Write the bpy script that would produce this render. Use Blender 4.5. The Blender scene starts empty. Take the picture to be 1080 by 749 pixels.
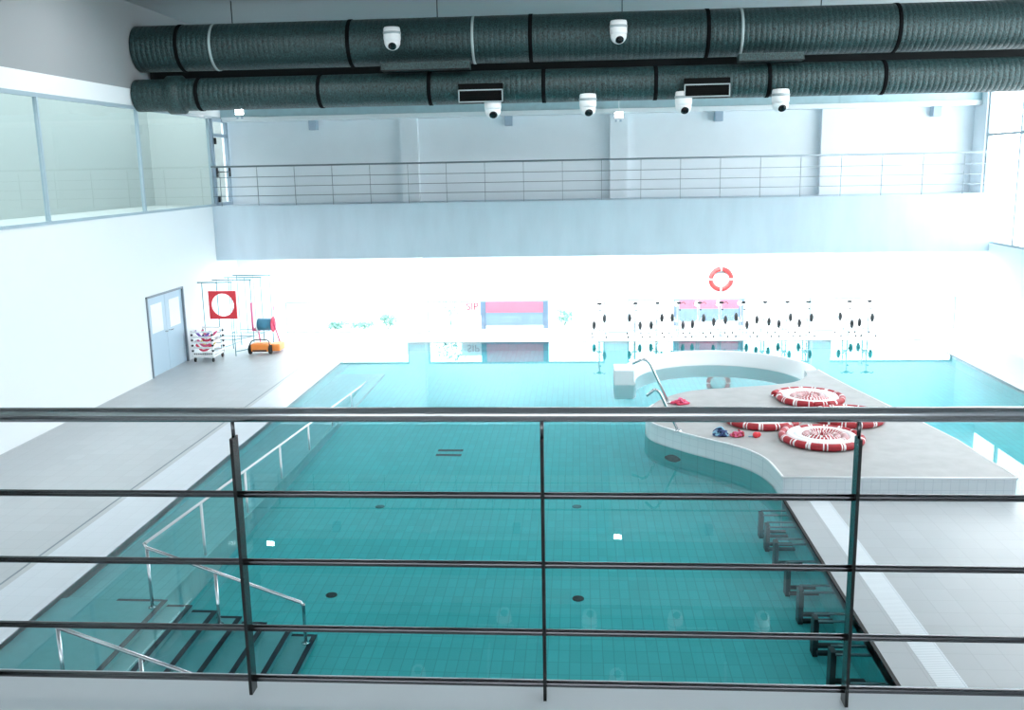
import bpy, bmesh, math, random
from mathutils import Vector, Matrix
random.seed(7)
PI = math.pi
scn = bpy.context.scene
COL = scn.collection

# ------------------------------------------------------------------ materials
def _nt(name):
    m = bpy.data.materials.new(name); m.use_nodes = True
    nt = m.node_tree; nt.nodes.clear()
    out = nt.nodes.new('ShaderNodeOutputMaterial')
    return m, nt, out

def mat(name, col, rough=.5, metal=0., var=0., vscale=6., bump=0., bscale=40., spec=.5, stretch=None, coat=0.):
    m, nt, out = _nt(name)
    p = nt.nodes.new('ShaderNodeBsdfPrincipled')
    p.inputs['Base Color'].default_value = (*col, 1)
    p.inputs['Roughness'].default_value = rough
    p.inputs['Metallic'].default_value = metal
    p.inputs['Specular IOR Level'].default_value = spec
    p.inputs['Coat Weight'].default_value = coat
    nt.links.new(p.outputs[0], out.inputs[0])
    if var or bump:
        tc = nt.nodes.new('ShaderNodeTexCoord')
        src = tc.outputs['Object']
        if stretch:
            mp = nt.nodes.new('ShaderNodeMapping'); mp.inputs['Scale'].default_value = stretch
            nt.links.new(src, mp.inputs[0]); src = mp.outputs[0]
    if var:
        n = nt.nodes.new('ShaderNodeTexNoise'); n.inputs['Scale'].default_value = vscale
        n.inputs['Detail'].default_value = 6
        nt.links.new(src, n.inputs['Vector'])
        r = nt.nodes.new('ShaderNodeValToRGB')
        r.color_ramp.elements[0].position = .3; r.color_ramp.elements[1].position = .7
        a = [max(0, c * (1 - var)) for c in col]; b = [min(1, c * (1 + var)) for c in col]
        r.color_ramp.elements[0].color = (*a, 1); r.color_ramp.elements[1].color = (*b, 1)
        nt.links.new(n.outputs[0], r.inputs[0]); nt.links.new(r.outputs[0], p.inputs['Base Color'])
    if bump:
        n2 = nt.nodes.new('ShaderNodeTexNoise'); n2.inputs['Scale'].default_value = bscale
        n2.inputs['Detail'].default_value = 4
        nt.links.new(src, n2.inputs['Vector'])
        b_ = nt.nodes.new('ShaderNodeBump'); b_.inputs['Strength'].default_value = bump
        b_.inputs['Distance'].default_value = .02
        nt.links.new(n2.outputs[0], b_.inputs['Height']); nt.links.new(b_.outputs[0], p.inputs['Normal'])
    return m

def tile_mat(name, col, grout, w, h, axes='XY', rough=.3, gap=.004, offset=0., jitter=.06, spec=.5):
    """A grid of tiles laid out in metres along two world axes."""
    m, nt, out = _nt(name)
    p = nt.nodes.new('ShaderNodeBsdfPrincipled'); p.inputs['Roughness'].default_value = rough
    p.inputs['Specular IOR Level'].default_value = spec
    nt.links.new(p.outputs[0], out.inputs[0])
    tc = nt.nodes.new('ShaderNodeTexCoord'); sx = nt.nodes.new('ShaderNodeSeparateXYZ'); cx = nt.nodes.new('ShaderNodeCombineXYZ')
    nt.links.new(tc.outputs['Object'], sx.inputs[0])
    nt.links.new(sx.outputs[axes[0]], cx.inputs[0]); nt.links.new(sx.outputs[axes[1]], cx.inputs[1])
    b = nt.nodes.new('ShaderNodeTexBrick')
    b.offset = offset; b.squash = 1.0
    b.inputs['Scale'].default_value = 1.0
    b.inputs['Brick Width'].default_value = w; b.inputs['Row Height'].default_value = h
    b.inputs['Mortar Size'].default_value = gap; b.inputs['Mortar Smooth'].default_value = .2
    b.inputs['Bias'].default_value = 0
    b.inputs['Color1'].default_value = (*[c * (1 - jitter) for c in col], 1)
    b.inputs['Color2'].default_value = (*[min(1, c * (1 + jitter)) for c in col], 1)
    b.inputs['Mortar'].default_value = (*grout, 1)
    nt.links.new(cx.outputs[0], b.inputs['Vector']); nt.links.new(b.outputs['Color'], p.inputs['Base Color'])
    return m

def emis(name, col, s):
    m, nt, out = _nt(name)
    e = nt.nodes.new('ShaderNodeEmission'); e.inputs[0].default_value = (*col, 1); e.inputs[1].default_value = s
    nt.links.new(e.outputs[0], out.inputs[0]); return m

def glass_pane(name, tint=(1, 1, 1), ior=1.5):
    m, nt, out = _nt(name)
    t = nt.nodes.new('ShaderNodeBsdfTransparent'); t.inputs[0].default_value = (*tint, 1)
    g = nt.nodes.new('ShaderNodeBsdfGlossy'); g.inputs['Roughness'].default_value = 0.0
    f = nt.nodes.new('ShaderNodeFresnel')
    gm = nt.nodes.new('ShaderNodeNewGeometry'); ma = nt.nodes.new('ShaderNodeMath'); ma.operation = 'MULTIPLY_ADD'
    ma.inputs[1].default_value = 1 / ior - ior; ma.inputs[2].default_value = ior      # outside ior, inverted on the back face
    nt.links.new(gm.outputs['Backfacing'], ma.inputs[0]); nt.links.new(ma.outputs[0], f.inputs[0])
    mx = nt.nodes.new('ShaderNodeMixShader')
    nt.links.new(f.outputs[0], mx.inputs[0]); nt.links.new(t.outputs[0], mx.inputs[1]); nt.links.new(g.outputs[0], mx.inputs[2])
    nt.links.new(mx.outputs[0], out.inputs[0]); return m

def water_mat(name):
    m, nt, out = _nt(name)
    g = nt.nodes.new('ShaderNodeBsdfGlass'); g.inputs['IOR'].default_value = 1.333
    g.inputs['Roughness'].default_value = 0.0; g.inputs['Color'].default_value = (.83, .98, 1.0, 1)
    nt.links.new(g.outputs[0], out.inputs[0]); return m

M = dict(
    wall=mat('white_plaster', (.78, .84, .88), .6, var=.015, vscale=2),
    wall_left=mat('left_plaster', (.80, .84, .86), .6),
    ceil=mat('ceiling_paint', (.30, .32, .33), .8),
    slab=mat('pale_concrete', (.56, .66, .735), .7, var=.06, vscale=1.6, stretch=(1.4, 1, .35)),
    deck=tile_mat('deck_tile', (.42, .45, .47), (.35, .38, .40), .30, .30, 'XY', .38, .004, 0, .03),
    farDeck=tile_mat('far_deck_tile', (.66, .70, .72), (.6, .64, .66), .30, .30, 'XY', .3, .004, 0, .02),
    band=tile_mat('white_edge_tile', (.56, .61, .66), (.50, .55, .60), .25, .25, 'XY', .35, .004, 0, .02),
    grate=tile_mat('white_overflow_grating', (.74, .79, .83), (.52, .58, .62), .60, .03, 'XY', .4, .006, 0, .02),
    poolFloor=tile_mat('teal_floor_tile', (.066, .53, .545), (.048, .41, .43), .125, .25, 'XY', .4, .006, 0, .05),
    poolX=tile_mat('teal_wall_tile_x', (.066, .53, .545), (.048, .41, .43), .25, .125, 'XZ', .4, .006, 0, .05),
    poolY=tile_mat('teal_wall_tile_y', (.066, .53, .545), (.048, .41, .43), .25, .125, 'YZ', .4, .006, 0, .05),
    skirt=tile_mat('teal_skirt_tile', (.055, .50, .50), (.04, .38, .39), .25, .125, 'XZ', .4, .006, 0, .05),
    ramp=tile_mat('pale_ramp_tile', (.15, .46, .48), (.11, .37, .39), .125, .25, 'XY', .4, .005, 0, .04),
    stair=mat('pale_teal_stair', (.13, .41, .43), .5, var=.05, vscale=9),
    nosing=mat('black_nosing', (.006, .010, .022), .5),
    islTile=tile_mat('white_wall_tile', (.72, .77, .80), (.60, .66, .70), .125, .125, 'XZ', .3, .004, 0, .02),
    islTop=mat('grey_screed', (.36, .365, .365), .55, var=.08, vscale=3.5, bump=.1, bscale=60),
    islRim=mat('white_rim', (.76, .79, .81), .4),
    water=water_mat('pool_water'),
    steel=mat('brushed_steel', (.62, .65, .67), .22, 1.0),
    railSteel=mat('rail_steel', (.46, .47, .49), .24, 1.0),
    darkSteel=mat('dark_rail_steel', (.13, .13, .14), .26, 1.0),
    postPaint=mat('grey_post_paint', (.010, .011, .012), .22, 0),
    greyRail=mat('gallery_rail_steel', (.22, .27, .30), .4, .6),
    duct=mat('dark_duct', (.016, .044, .046), .42, .1, var=.85, vscale=26, stretch=(1.6, 1, 1), bump=.6, bscale=30),
    strap=mat('black_strap', (.003, .004, .005), .9, spec=.1),
    strapPale=mat('pale_strap', (.36, .45, .46), .5),
    beam=mat('dark_beam', (.008, .014, .016), .7),
    band2=mat('soffit_panel', (.40, .57, .62), .45, var=.05),
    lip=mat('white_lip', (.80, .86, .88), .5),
    black=mat('black_plastic', (.012, .014, .016), .45),
    grilleB=mat('black_grille', (.004, .005, .005), .9, spec=.1),
    grilleF=mat('grille_frame', (.34, .40, .42), .4),
    whiteMetal=mat('white_enamel', (.80, .82, .83), .3),
    lens=mat('black_lens', (.006, .008, .010), .08),
    red=mat('red_foam', (.36, .012, .022), .5, var=.15, vscale=14),
    redBoard=mat('red_board', (.72, .035, .05), .5),
    white=mat('white_foam', (.84, .85, .86), .5),
    orangeRed=mat('orange_red_buoy', (.42, .032, .030), .45),
    orange=mat('orange_plastic', (.90, .27, .05), .4),
    pink=mat('pink_plastic', (.72, .12, .26), .5),
    purple=mat('purple_foam', (.24, .12, .50), .6),
    yellow=mat('yellow_foam', (.80, .62, .20), .6),
    redFoam=mat('crimson_foam', (.66, .04, .10), .6),
    blueDrum=mat('blue_cable', (.06, .25, .38), .5, var=.2, vscale=30, stretch=(8, 1, 1)),
    navy=mat('navy_cord', (.02, .05, .16), .6),
    lightBlue=mat('light_blue_cord', (.22, .46, .62), .6),
    rackTeal=mat('pale_teal_metal', (.10, .27, .29), .4, .2),
    door=mat('blue_grey_door', (.42, .55, .65), .35),
    doorEdge=mat('door_edge', (.16, .20, .24), .4),
    frame=mat('window_frame', (.34, .44, .50), .4),
    frameGrey=mat('grey_frame', (.36, .46, .56), .4),
    glass=glass_pane('clear_glass'),
    glassGrey=glass_pane('grey_glass', (.80, .86, .85)),
    outGround=mat('outside_paving', (.62, .64, .64), .8, var=.05),
    outRed=mat('outside_red_panel', (.62, .20, .28), .6),
    outLetter=mat('outside_red_letters', (.42, .03, .07), .6),
    outBlue=mat('outside_blue_panel', (.24, .35, .47), .6),
    outPost=mat('outside_post', (.17, .24, .33), .6),
    standWall=mat('stand_wall_paint', (.78, .80, .82), .7),
    standFloor=mat('stand_floor', (.42, .43, .44), .6),
    corridor=mat('corridor_paint', (.46, .51, .50), .7),
    leaf=mat('leaf', (.16, .34, .28), .6, var=.3, vscale=20),
    bench=mat('dark_bench_metal', (.010, .016, .020), .5),
    bikeMetal=mat('bike_metal', (.40, .45, .48), .35),
    benchSteel=mat('bench_slat_steel', (.10, .17, .19), .4, .3),
    drain=mat('dark_drain', (.008, .012, .013), .6),
    drainPale=mat('teal_drain', (.03, .16, .17), .6),
    rubber=mat('black_rubber', (.010, .011, .012), .7),
    fillLamp=emis('ceiling_fill_diffuser', (1, 1, 1), 6),  # glow of the added ceiling fill panels
    lampOn=emis('floodlight_lens', (.96, 1, 1), 30),
    soffitFill=emis('soffit_fill_diffuser', (.88, .985, 1), 105),  # glow of the strips added under the gallery
)

# ------------------------------------------------------------------ mesh builder
class MB:
    def __init__(s):
        s.bm = bmesh.new(); s.mi = 0
    def _tag(s, n0):
        s.bm.faces.ensure_lookup_table()
        for f in s.bm.faces[n0:]:
            f.material_index = s.mi
    def box(s, a, b, bev=0.):
        a, b = Vector(a), Vector(b)
        if bev:
            t = bmesh.new(); bmesh.ops.create_cube(t, size=1)
            for v in t.verts:
                v.co = Vector(((a[i] + b[i]) / 2 + v.co[i] * (b[i] - a[i]) for i in range(3)))
            bmesh.ops.bevel(t, geom=t.edges[:], offset=bev, segments=2, affect='EDGES', profile=.6)
            s._merge(t)
        else:
            n0 = len(s.bm.faces)
            vs = [s.bm.verts.new((x, y, z)) for x in (a.x, b.x) for y in (a.y, b.y) for z in (a.z, b.z)]
            for q in ((0, 1, 3, 2), (4, 6, 7, 5), (0, 4, 5, 1), (2, 3, 7, 6), (0, 2, 6, 4), (1, 5, 7, 3)):
                s.bm.faces.new([vs[i] for i in q])
            s._tag(n0)
        return s
    def _merge(s, t):
        n0 = len(s.bm.faces)
        me = bpy.data.meshes.new('tmp'); t.to_mesh(me); t.free(); s.bm.from_mesh(me); bpy.data.meshes.remove(me)
        s._tag(n0)
    def tube(s, pts, r, n=12, closed=False, cap=True, smooth=True):
        pts = [Vector(p) for p in pts]
        rs = r if isinstance(r, (list, tuple)) else [r] * len(pts)
        n0 = len(s.bm.faces); rings = []
        N = len(pts); up = None
        for i, p in enumerate(pts):
            if closed:
                d = (pts[(i + 1) % N] - pts[i - 1])
            else:
                d = pts[min(i + 1, N - 1)] - pts[max(i - 1, 0)]
            d.normalize()
            if up is None:
                up = Vector((0, 0, 1)) if abs(d.z) < .9 else Vector((0, 1, 0))
            a = d.cross(up)
            if a.length < 1e-6:
                a = d.orthogonal()
            a.normalize(); b = a.cross(d).normalized(); up = b
            rings.append([s.bm.verts.new(p + (a * math.cos(2 * PI * k / n) + b * math.sin(2 * PI * k / n)) * rs[i]) for k in range(n)])
        last = N if closed else N - 1
        for i in range(last):
            A, B = rings[i], rings[(i + 1) % N]
            for k in range(n):
                f = s.bm.faces.new((A[k], A[(k + 1) % n], B[(k + 1) % n], B[k])); f.smooth = smooth
        if cap and not closed:
            s.bm.faces.new(rings[0][::-1]); s.bm.faces.new(rings[-1])
        s._tag(n0)
        return s
    def cyl(s, a, b, r, n=16, r2=None):
        return s.tube([a, b], [r, r if r2 is None else r2], n)
    def lathe(s, prof, n=24, mtx=None, smooth=True):
        """prof: (radius, height) pairs around +Z; mtx places it."""
        n0 = len(s.bm.faces); mtx = mtx or Matrix()
        rings = []
        for r, z in prof:
            rings.append([s.bm.verts.new(mtx @ Vector((r * math.cos(2 * PI * k / n), r * math.sin(2 * PI * k / n), z))) for k in range(n)])
        for A, B in zip(rings, rings[1:]):
            for k in range(n):
                f = s.bm.faces.new((A[k], A[(k + 1) % n], B[(k + 1) % n], B[k])); f.smooth = smooth
        s.bm.faces.new(rings[0][::-1]); s.bm.faces.new(rings[-1])
        s._tag(n0); return s
    def prism(s, poly, z0, z1, top=True, bottom=True, side_mi=None):
        n0 = len(s.bm.faces)
        lo = [s.bm.verts.new((x, y, z0)) for x, y in poly]; hi = [s.bm.verts.new((x, y, z1)) for x, y in poly]
        N = len(poly)
        if top: s.bm.faces.new(hi)
        if bottom: s.bm.faces.new(lo[::-1])
        s._tag(n0); n1 = len(s.bm.faces)
        keep = s.mi
        if side_mi is not None: s.mi = side_mi
        for i in range(N):
            s.bm.faces.new((lo[i], lo[(i + 1) % N], hi[(i + 1) % N], hi[i]))
        s._tag(n1); s.mi = keep
        return s
    def quad(s, *p):
        n0 = len(s.bm.faces); s.bm.faces.new([s.bm.verts.new(q) for q in p]); s._tag(n0); return s
    def ball(s, c, r, sc=(1, 1, 1), seg=14):
        t = bmesh.new(); bmesh.ops.create_uvsphere(t, u_segments=seg, v_segments=max(6, seg * 2 // 3), radius=r)
        for v in t.verts: v.co = Vector(c) + Vector((v.co.x * sc[0], v.co.y * sc[1], v.co.z * sc[2]))
        for f in t.faces: f.smooth = True
        s._merge(t); return s
    def build(s, name, mats, parent=None, kind=None, loc=None, fixn=True):
        if fixn: bmesh.ops.recalc_face_normals(s.bm, faces=s.bm.faces[:])
        me = bpy.data.meshes.new(name); s.bm.to_mesh(me); s.bm.free()
        for m in (mats if isinstance(mats, (list, tuple)) else [mats]): me.materials.append(M[m])
        o = bpy.data.objects.new(name, me); COL.objects.link(o)
        if parent is not None: o.parent = parent
        if loc is not None: o.location = loc
        if kind: o['kind'] = kind
        return o

def tag(o, label, cat, group=None):
    o['label'] = label; o['category'] = cat
    if group: o['group'] = group
    return o

def thing(name, label, cat, loc=(0, 0, 0), rz=0., group=None):
    o = bpy.data.objects.new(name, None); COL.objects.link(o)
    o.location = loc; o.rotation_euler = (0, 0, rz); o.empty_display_size = .1
    return tag(o, label, cat, group)

def dup(root, loc, label, rz=None):
    r = root.copy(); COL.objects.link(r); r.location = loc; r['label'] = label
    if rz is not None: r.rotation_euler = (0, 0, rz)
    for ch in list(root.children):
        c = ch.copy(); COL.objects.link(c); c.parent = r
        for g in list(ch.children):
            d = g.copy(); COL.objects.link(d); d.parent = c
    return r

def struct(name, mats, mb):
    return mb.build(name, mats, kind='structure')

def arc(c, r, a0, a1, n, z):
    return [(c[0] + r * math.cos(a0 + (a1 - a0) * i / n), c[1] + r * math.sin(a0 + (a1 - a0) * i / n), z) for i in range(n + 1)]

def smooth_path(pts, per=8):
    P = [Vector(p) for p in pts]; out = []
    for i in range(len(P) - 1):
        p0, p1, p2, p3 = P[max(i - 1, 0)], P[i], P[i + 1], P[min(i + 2, len(P) - 1)]
        for k in range(per):
            t = k / per
            out.append(.5 * ((2 * p1) + (p2 - p0) * t + (2 * p0 - 5 * p1 + 4 * p2 - p3) * t * t + (3 * p1 - p0 - 3 * p2 + p3) * t ** 3))
    out.append(P[-1]); return out

ORD = ['first', 'second', 'third', 'fourth', 'fifth', 'sixth', 'seventh', 'eighth', 'ninth', 'tenth']

# ------------------------------------------------------------------ dimensions (metres; deck z = 0, far wall at y = 28)
XL, XR, YF, ZC = -10.3, 11.0, 28.0, 8.75
PX0, PX1, PXR, PYF, PYN = -6.15, 2.98, 9.4, 26.4, 5.2      # pool edges
ISY = 13.55                                               # front face of the spa peninsula
PZ, WZ, IH = -1.2, -0.012, .324
GY, GZ0, GZ1 = 26.4, 2.41, 3.93                            # gallery opposite
WIN = [(-8.93, -5.16), (-4.57, .76), (1.44, 6.78), (7.36, 10.9)]
WZT = .955

# ------------------------------------------------------------------ room shell
b = MB()
edges = [XL]
for a, c in WIN: edges += [a, c]
edges.append(XR)
for i in range(0, len(edges), 2): b.box((edges[i], YF, -.3), (edges[i + 1], YF + .25, WZT))
b.box((XL, YF, WZT), (XR, YF + .25, ZC))
struct('wall_back', 'wall', b)
for i, (a, c) in enumerate([(-5.12, -4.62), (.9, 1.4), (6.8, 7.32)]):
    b = MB(); b.box((a, YF - .22, 0), (c, YF, GZ0)); b.box((a, YF - .22, GZ1), (c, YF, 6.7)); struct('column_%d' % (i + 1), 'wall', b)
    b = MB(); b.box((a - .04, YF - .27, 0), (c + .04, YF - .22, .05)); struct('baseboard_column_%d' % (i + 1), 'frameGrey', b)
for i, (a, c) in enumerate(WIN):
    f = MB(); t = .045
    f.box((a, YF + .06, 0), (c, YF + .12, t)); f.box((a, YF + .06, WZT - t), (c, YF + .12, WZT))
    f.box((a, YF + .06, t), (a + t, YF + .12, WZT - t)); f.box((c - t, YF + .06, t), (c, YF + .12, WZT - t))
    fo = f.build('window_%d' % (i + 1), 'frame', kind='structure')
    g = MB(); g.quad((a + t, YF + .09, t), (c - t, YF + .09, t), (c - t, YF + .09, WZT - t), (a + t, YF + .09, WZT - t)); g.build('pane', 'glass', fo, fixn=False)

# left wall: plaster below, door, glazed corridor above
DY0, DY1, DZ = 21.75, 23.9, 1.98
b = MB()
b.box((XL - .2, -3, -.3), (XL, DY0, GZ1)); b.box((XL - .2, DY1, -.3), (XL, YF + .25, GZ1)); b.box((XL - .2, DY0, DZ), (XL, DY1, GZ1))
b.box((XL - .2, -3, 6.42), (XL, YF + .25, 6.8))
struct('wall_left', 'wall_left', b)
b = MB(); b.box((XL - .2, -3, 6.8), (XL, YF + .25, ZC)); struct('wall_left_upper', 'ceil', b)
b = MB()
b.box((XL - .14, DY0, 0), (XL + .03, DY0 + .05, DZ)); b.box((XL - .14, DY1 - .05, 0), (XL + .03, DY1, DZ)); b.box((XL - .14, DY0, DZ - .05), (XL + .03, DY1, DZ))
d1 = b.build('door_1', 'doorEdge', kind='structure')
for y0, y1 in ((DY0 + .05, (DY0 + DY1) / 2 - .005), ((DY0 + DY1) / 2 + .005, DY1 - .05)):
    b = MB(); b.box((XL - .08, y0, .01), (XL - .02, y1, DZ - .05), .006)
    lf = b.build('door_leaf', 'door', d1)
    b = MB(); b.box((XL - .021, y0 + .2, 1.05), (XL - .012, y1 - .2, 1.75)); b.build('vision_panel', 'whiteMetal', lf)
    b = MB(); yy = y1 - .1 if y0 < 22 else y0 + .1
    b.tube([(XL - .02, yy, 1.0), (XL + .045, yy, 1.0), (XL + .045, yy + (.12 if y0 > 22 else -.12), 1.0)], .011); b.build('door_handle', 'steel', lf)
# upper glazing with mullions and the gallery door
b = MB()
b.box((XL - .06, -3, GZ1), (XL + .02, YF, GZ1 + .06)); b.box((XL - .06, -3, 6.34), (XL + .02, YF, 6.42))
for y in (6, 10, 14, 18, 22.2, 26.55): b.box((XL - .06, y - .03, GZ1 + .06), (XL + .02, y + .03, 6.34))
w5 = b.build('window_5', 'frame', kind='structure')
b = MB(); b.quad((XL - .02, -3, GZ1 + .06), (XL - .02, 26.52, GZ1 + .06), (XL - .02, 26.52, 6.34), (XL - .02, -3, 6.34)); b.build('pane', 'glassGrey', w5, fixn=False)
b = MB()
gy0, gy1 = 26.72, 27.86
for y in (gy0, gy1): b.box((XL - .05, y - .05, GZ1), (XL + .05, y + .05, 6.34))
b.box((XL - .05, gy0, 5.86), (XL + .05, gy1, 5.95)); b.box((XL - .05, gy0, 6.28), (XL + .05, gy1, 6.36)); b.box((XL - .05, gy0, GZ1), (XL + .05, gy1, GZ1 + .09))
d2 = b.build('door_2', 'frameGrey', kind='structure')
b = MB(); b.quad(*[(XL - .015, y, z) for y, z in ((gy0 + .05, GZ1 + .09), (gy1 - .05, GZ1 + .09), (gy1 - .05, 5.86), (gy0 + .05, 5.86))]); b.quad(*[(XL - .015, y, z) for y, z in ((gy0 + .05, 5.95), (gy1 - .05, 5.95), (gy1 - .05, 6.28), (gy0 + .05, 6.28))]); b.build('pane', 'glass', d2, fixn=False)
for z in (4.12, 5.74):
    b = MB(); b.box((XL + .05, gy0 + .02, z - .09), (XL + .10, gy0 + .12, z + .09), .01); b.build('hinge', 'black', d2)
b = MB()
for y in (gy0 + .08, gy1 - .08): b.box((XL + .05, y - .05, 4.74), (XL + .09, y + .05, 5.0), .01)
b.tube([(XL + .08, gy0 + .1, 4.88), (XL + .08, gy1 - .1, 4.88)], .014)
b.build('push_bar', 'black', d2)
b = MB(); b.box((XL - 2.4, -3, GZ1 - .2), (XL - .2, YF + .25, GZ1)); b.box((XL - 2.6, -3, GZ1 - .2), (XL - 2.4, YF + .25, ZC)); b.box((XL - 2.4, YF + .05, GZ1), (XL - .2, YF + .25, ZC)); b.box((XL - 2.4, -3, GZ1), (XL - .2, -2.8, ZC)); struct('wall_corridor', 'corridor', b)

RW = [(11.6, 14.8), (15.2, 20.8), (21.2, 27.2)]; RZ0, RZ1 = 2.6, 8.3
b = MB(); b.box((XR, -3, -.3), (XR + .2, YF + .25, RZ0)); b.box((XR, -3, RZ1), (XR + .2, YF + .25, ZC))
e_ = [-3] + [v for w_ in RW for v in w_] + [YF + .25]
for i in range(0, len(e_), 2): b.box((XR, e_[i], RZ0), (XR + .2, e_[i + 1], RZ1))
struct('wall_right', 'wall', b)
for i, (a, c) in enumerate(RW):
    b = MB()
    for k in range(4):
        y = a + (c - a - .06) * k / 3; b.box((XR + .06, y, RZ0), (XR + .14, y + .06, RZ1))
    for z in (RZ0, (RZ0 + RZ1) / 2, RZ1 - .06):
        for k in range(3):
            y = a + (c - a - .06) * k / 3; b.box((XR + .06, y + .06, z), (XR + .14, y + (c - a - .06) / 3, z + .06))
    fo = b.build('window_%d' % (i + 9), 'frame', kind='structure')
    b = MB(); b.quad((XR + .1, a, RZ0), (XR + .1, c, RZ0), (XR + .1, c, RZ1), (XR + .1, a, RZ1)); b.build('pane', 'glass', fo, fixn=False)
FW = [(-9.6, -3.6), (-3.2, 3.2), (3.6, 9.9)]; FZ0, FZ1 = 4.3, 5.7
b = MB(); b.box((XL - .2, -3.2, -.3), (XR + .2, -3, FZ0)); b.box((XL - .2, -3.2, FZ1), (XR + .2, -3, ZC))
e_ = [XL - .2] + [v for w_ in FW for v in w_] + [XR + .2]
for i in range(0, len(e_), 2): b.box((e_[i], -3.2, FZ0), (e_[i + 1], -3, FZ1))
struct('wall_front', 'standWall', b)
for i, (a, c) in enumerate(FW):
    b = MB()
    for x in (a, (a + c) / 2 - .025, c - .05): b.box((x, -3.14, FZ0), (x + .05, -3.06, FZ1))
    b.box((a + .05, -3.14, FZ0), ((a + c) / 2 - .025, -3.06, FZ0 + .05)); b.box(((a + c) / 2 + .025, -3.14, FZ0), (c - .05, -3.06, FZ0 + .05))
    b.box((a + .05, -3.14, FZ1 - .05), ((a + c) / 2 - .025, -3.06, FZ1)); b.box(((a + c) / 2 + .025, -3.14, FZ1 - .05), (c - .05, -3.06, FZ1))
    fo = b.build('window_%d' % (i + 6), 'frame', kind='structure')
    b = MB(); b.quad((a, -3.1, FZ0), (c, -3.1, FZ0), (c, -3.1, FZ1), (a, -3.1, FZ1)); b.build('pane', 'glass', fo, fixn=False)
b = MB(); b.box((XL - .2, -3.2, ZC), (XR + .2, YF + .25, ZC + .2)); struct('ceiling', 'ceil', b)
# wall-head soffit above the gallery with a white lower lip
b = MB(); b.box((XL, 27.55, 6.42), (XR, YF, 7.6))
for k in range(16): b.box((XL + .7 + k * 1.4, 27.545, 6.42), (XL + .715 + k * 1.4, 27.55, 7.6))
struct('trim_1', 'band2', b)
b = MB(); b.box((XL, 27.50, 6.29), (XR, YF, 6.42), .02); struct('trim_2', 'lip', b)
for i, x in enumerate((-7.67, -1.98, 3.95, 9.9)):
    b = MB(); b.box((x - .11, 27.72, 6.02), (x + .11, 28.0, 6.29), .01)
    tag(b.build('wall_bracket', 'frameGrey'), 'small grey bracket under the wall-head soffit, %s along from the gallery door' % ORD[i], 'bracket', 'grey brackets under the soffit')

# ------------------------------------------------------------------ gallery opposite
b = MB(); b.box((XL, GY, GZ0), (XR, YF, GZ1)); struct('balcony_slab', 'slab', b)

def long_rail(name, x0, x1, y, zs, mats, root, rtop, r):
    b = MB(); b.cyl((x0, y, zs[0]), (x1, y, zs[0]), rtop, 20); b.build('handrail', mats, root)
    for z in zs[1:]:
        b = MB(); b.cyl((x0, y, z), (x1, y, z), r, 12); b.build('rail', mats, root)

g = thing('gallery_railing', 'thin grey steel railing along the edge of the far gallery', 'railing', (0, GY + .08, 0))
long_rail('g', XL + .02, XR - .02, 0, [5.02, 4.72, 4.46, 4.20], 'greyRail', g, .025, .009)
k = 0
x = -10.05
while x < XR - .1:
    b = MB(); b.box((x - .005, -.02, GZ1 - .02), (x + .005, .02, 4.93)); b.cyl((x, 0, 4.92), (x, 0, 5.01), .007, 8)
    b.build('post', 'greyRail', g); x += 1.068

# ------------------------------------------------------------------ decks and pool basin
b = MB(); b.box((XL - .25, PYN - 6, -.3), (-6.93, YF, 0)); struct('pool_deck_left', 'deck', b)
b = MB(); b.box((-7.05, PYN, -.02), (-7.02, PYF, .002)); struct('trim_3', 'doorEdge', b)
b = MB(); b.box((-6.93, PYN, -.3), (PX0, PYF, 0)); struct('trim_4', 'band', b)
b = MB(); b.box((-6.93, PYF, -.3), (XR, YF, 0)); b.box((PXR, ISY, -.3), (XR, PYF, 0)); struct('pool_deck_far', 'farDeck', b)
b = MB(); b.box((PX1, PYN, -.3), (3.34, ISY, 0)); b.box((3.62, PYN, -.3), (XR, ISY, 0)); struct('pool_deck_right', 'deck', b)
b = MB(); b.box((3.34, PYN, -.3), (3.62, ISY, 0.002)); struct('trim_5', 'grate', b)
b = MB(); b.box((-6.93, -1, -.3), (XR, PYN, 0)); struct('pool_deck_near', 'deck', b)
b = MB(); b.box((PX1 - .012, PYN, -.03), (PX1 + .026, ISY, .004)); struct('shadow_gap_strip', 'rubber', b)  # black strip standing in for the shadowed gap along the pool edge
b = MB(); b.box((PX0 - .3, PYN - .3, PZ - .2), (PXR + .3, PYF + .3, PZ)); struct('pool_floor', 'poolFloor', b)
b = MB(); b.box((PX0 - .2, PYN - .2, PZ), (PX0, PYF + .2, -.03)); b.box((PX1, PYN - .2, PZ), (PX1 + .2, ISY, -.03)); b.box((PXR, ISY, PZ), (PXR + .2, PYF, -.03)); struct('pool_wall_side', 'poolY', b)
b = MB(); b.box((PX0, PYF, PZ), (PXR + .2, PYF + .2, -.03)); b.box((PX0, PYN - .2, PZ), (PX1, PYN, -.03)); b.box((PX1 + .2, ISY - .2, PZ), (PXR, ISY, -.03)); struct('pool_wall_end', 'poolX', b)
b = MB(); n0 = 0
b.quad((PX0 - .02, PYN - .02, WZ), (PX1, PYN - .02, WZ), (PX1, ISY, WZ), (PX0 - .02, ISY, WZ))
b.quad((PX0 - .02, ISY, WZ), (PX1, ISY, WZ), (PXR + .02, ISY, WZ), (PXR + .02, PYF + .02, WZ), (PX0 - .02, PYF + .02, WZ))
bmesh.ops.remove_doubles(b.bm, verts=b.bm.verts[:], dist=1e-5)
for f in b.bm.faces:
    f.normal_update()
    if f.normal.z < 0: f.normal_flip()
w = b.build('pool_water', 'water', kind='structure', fixn=False)

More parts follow.
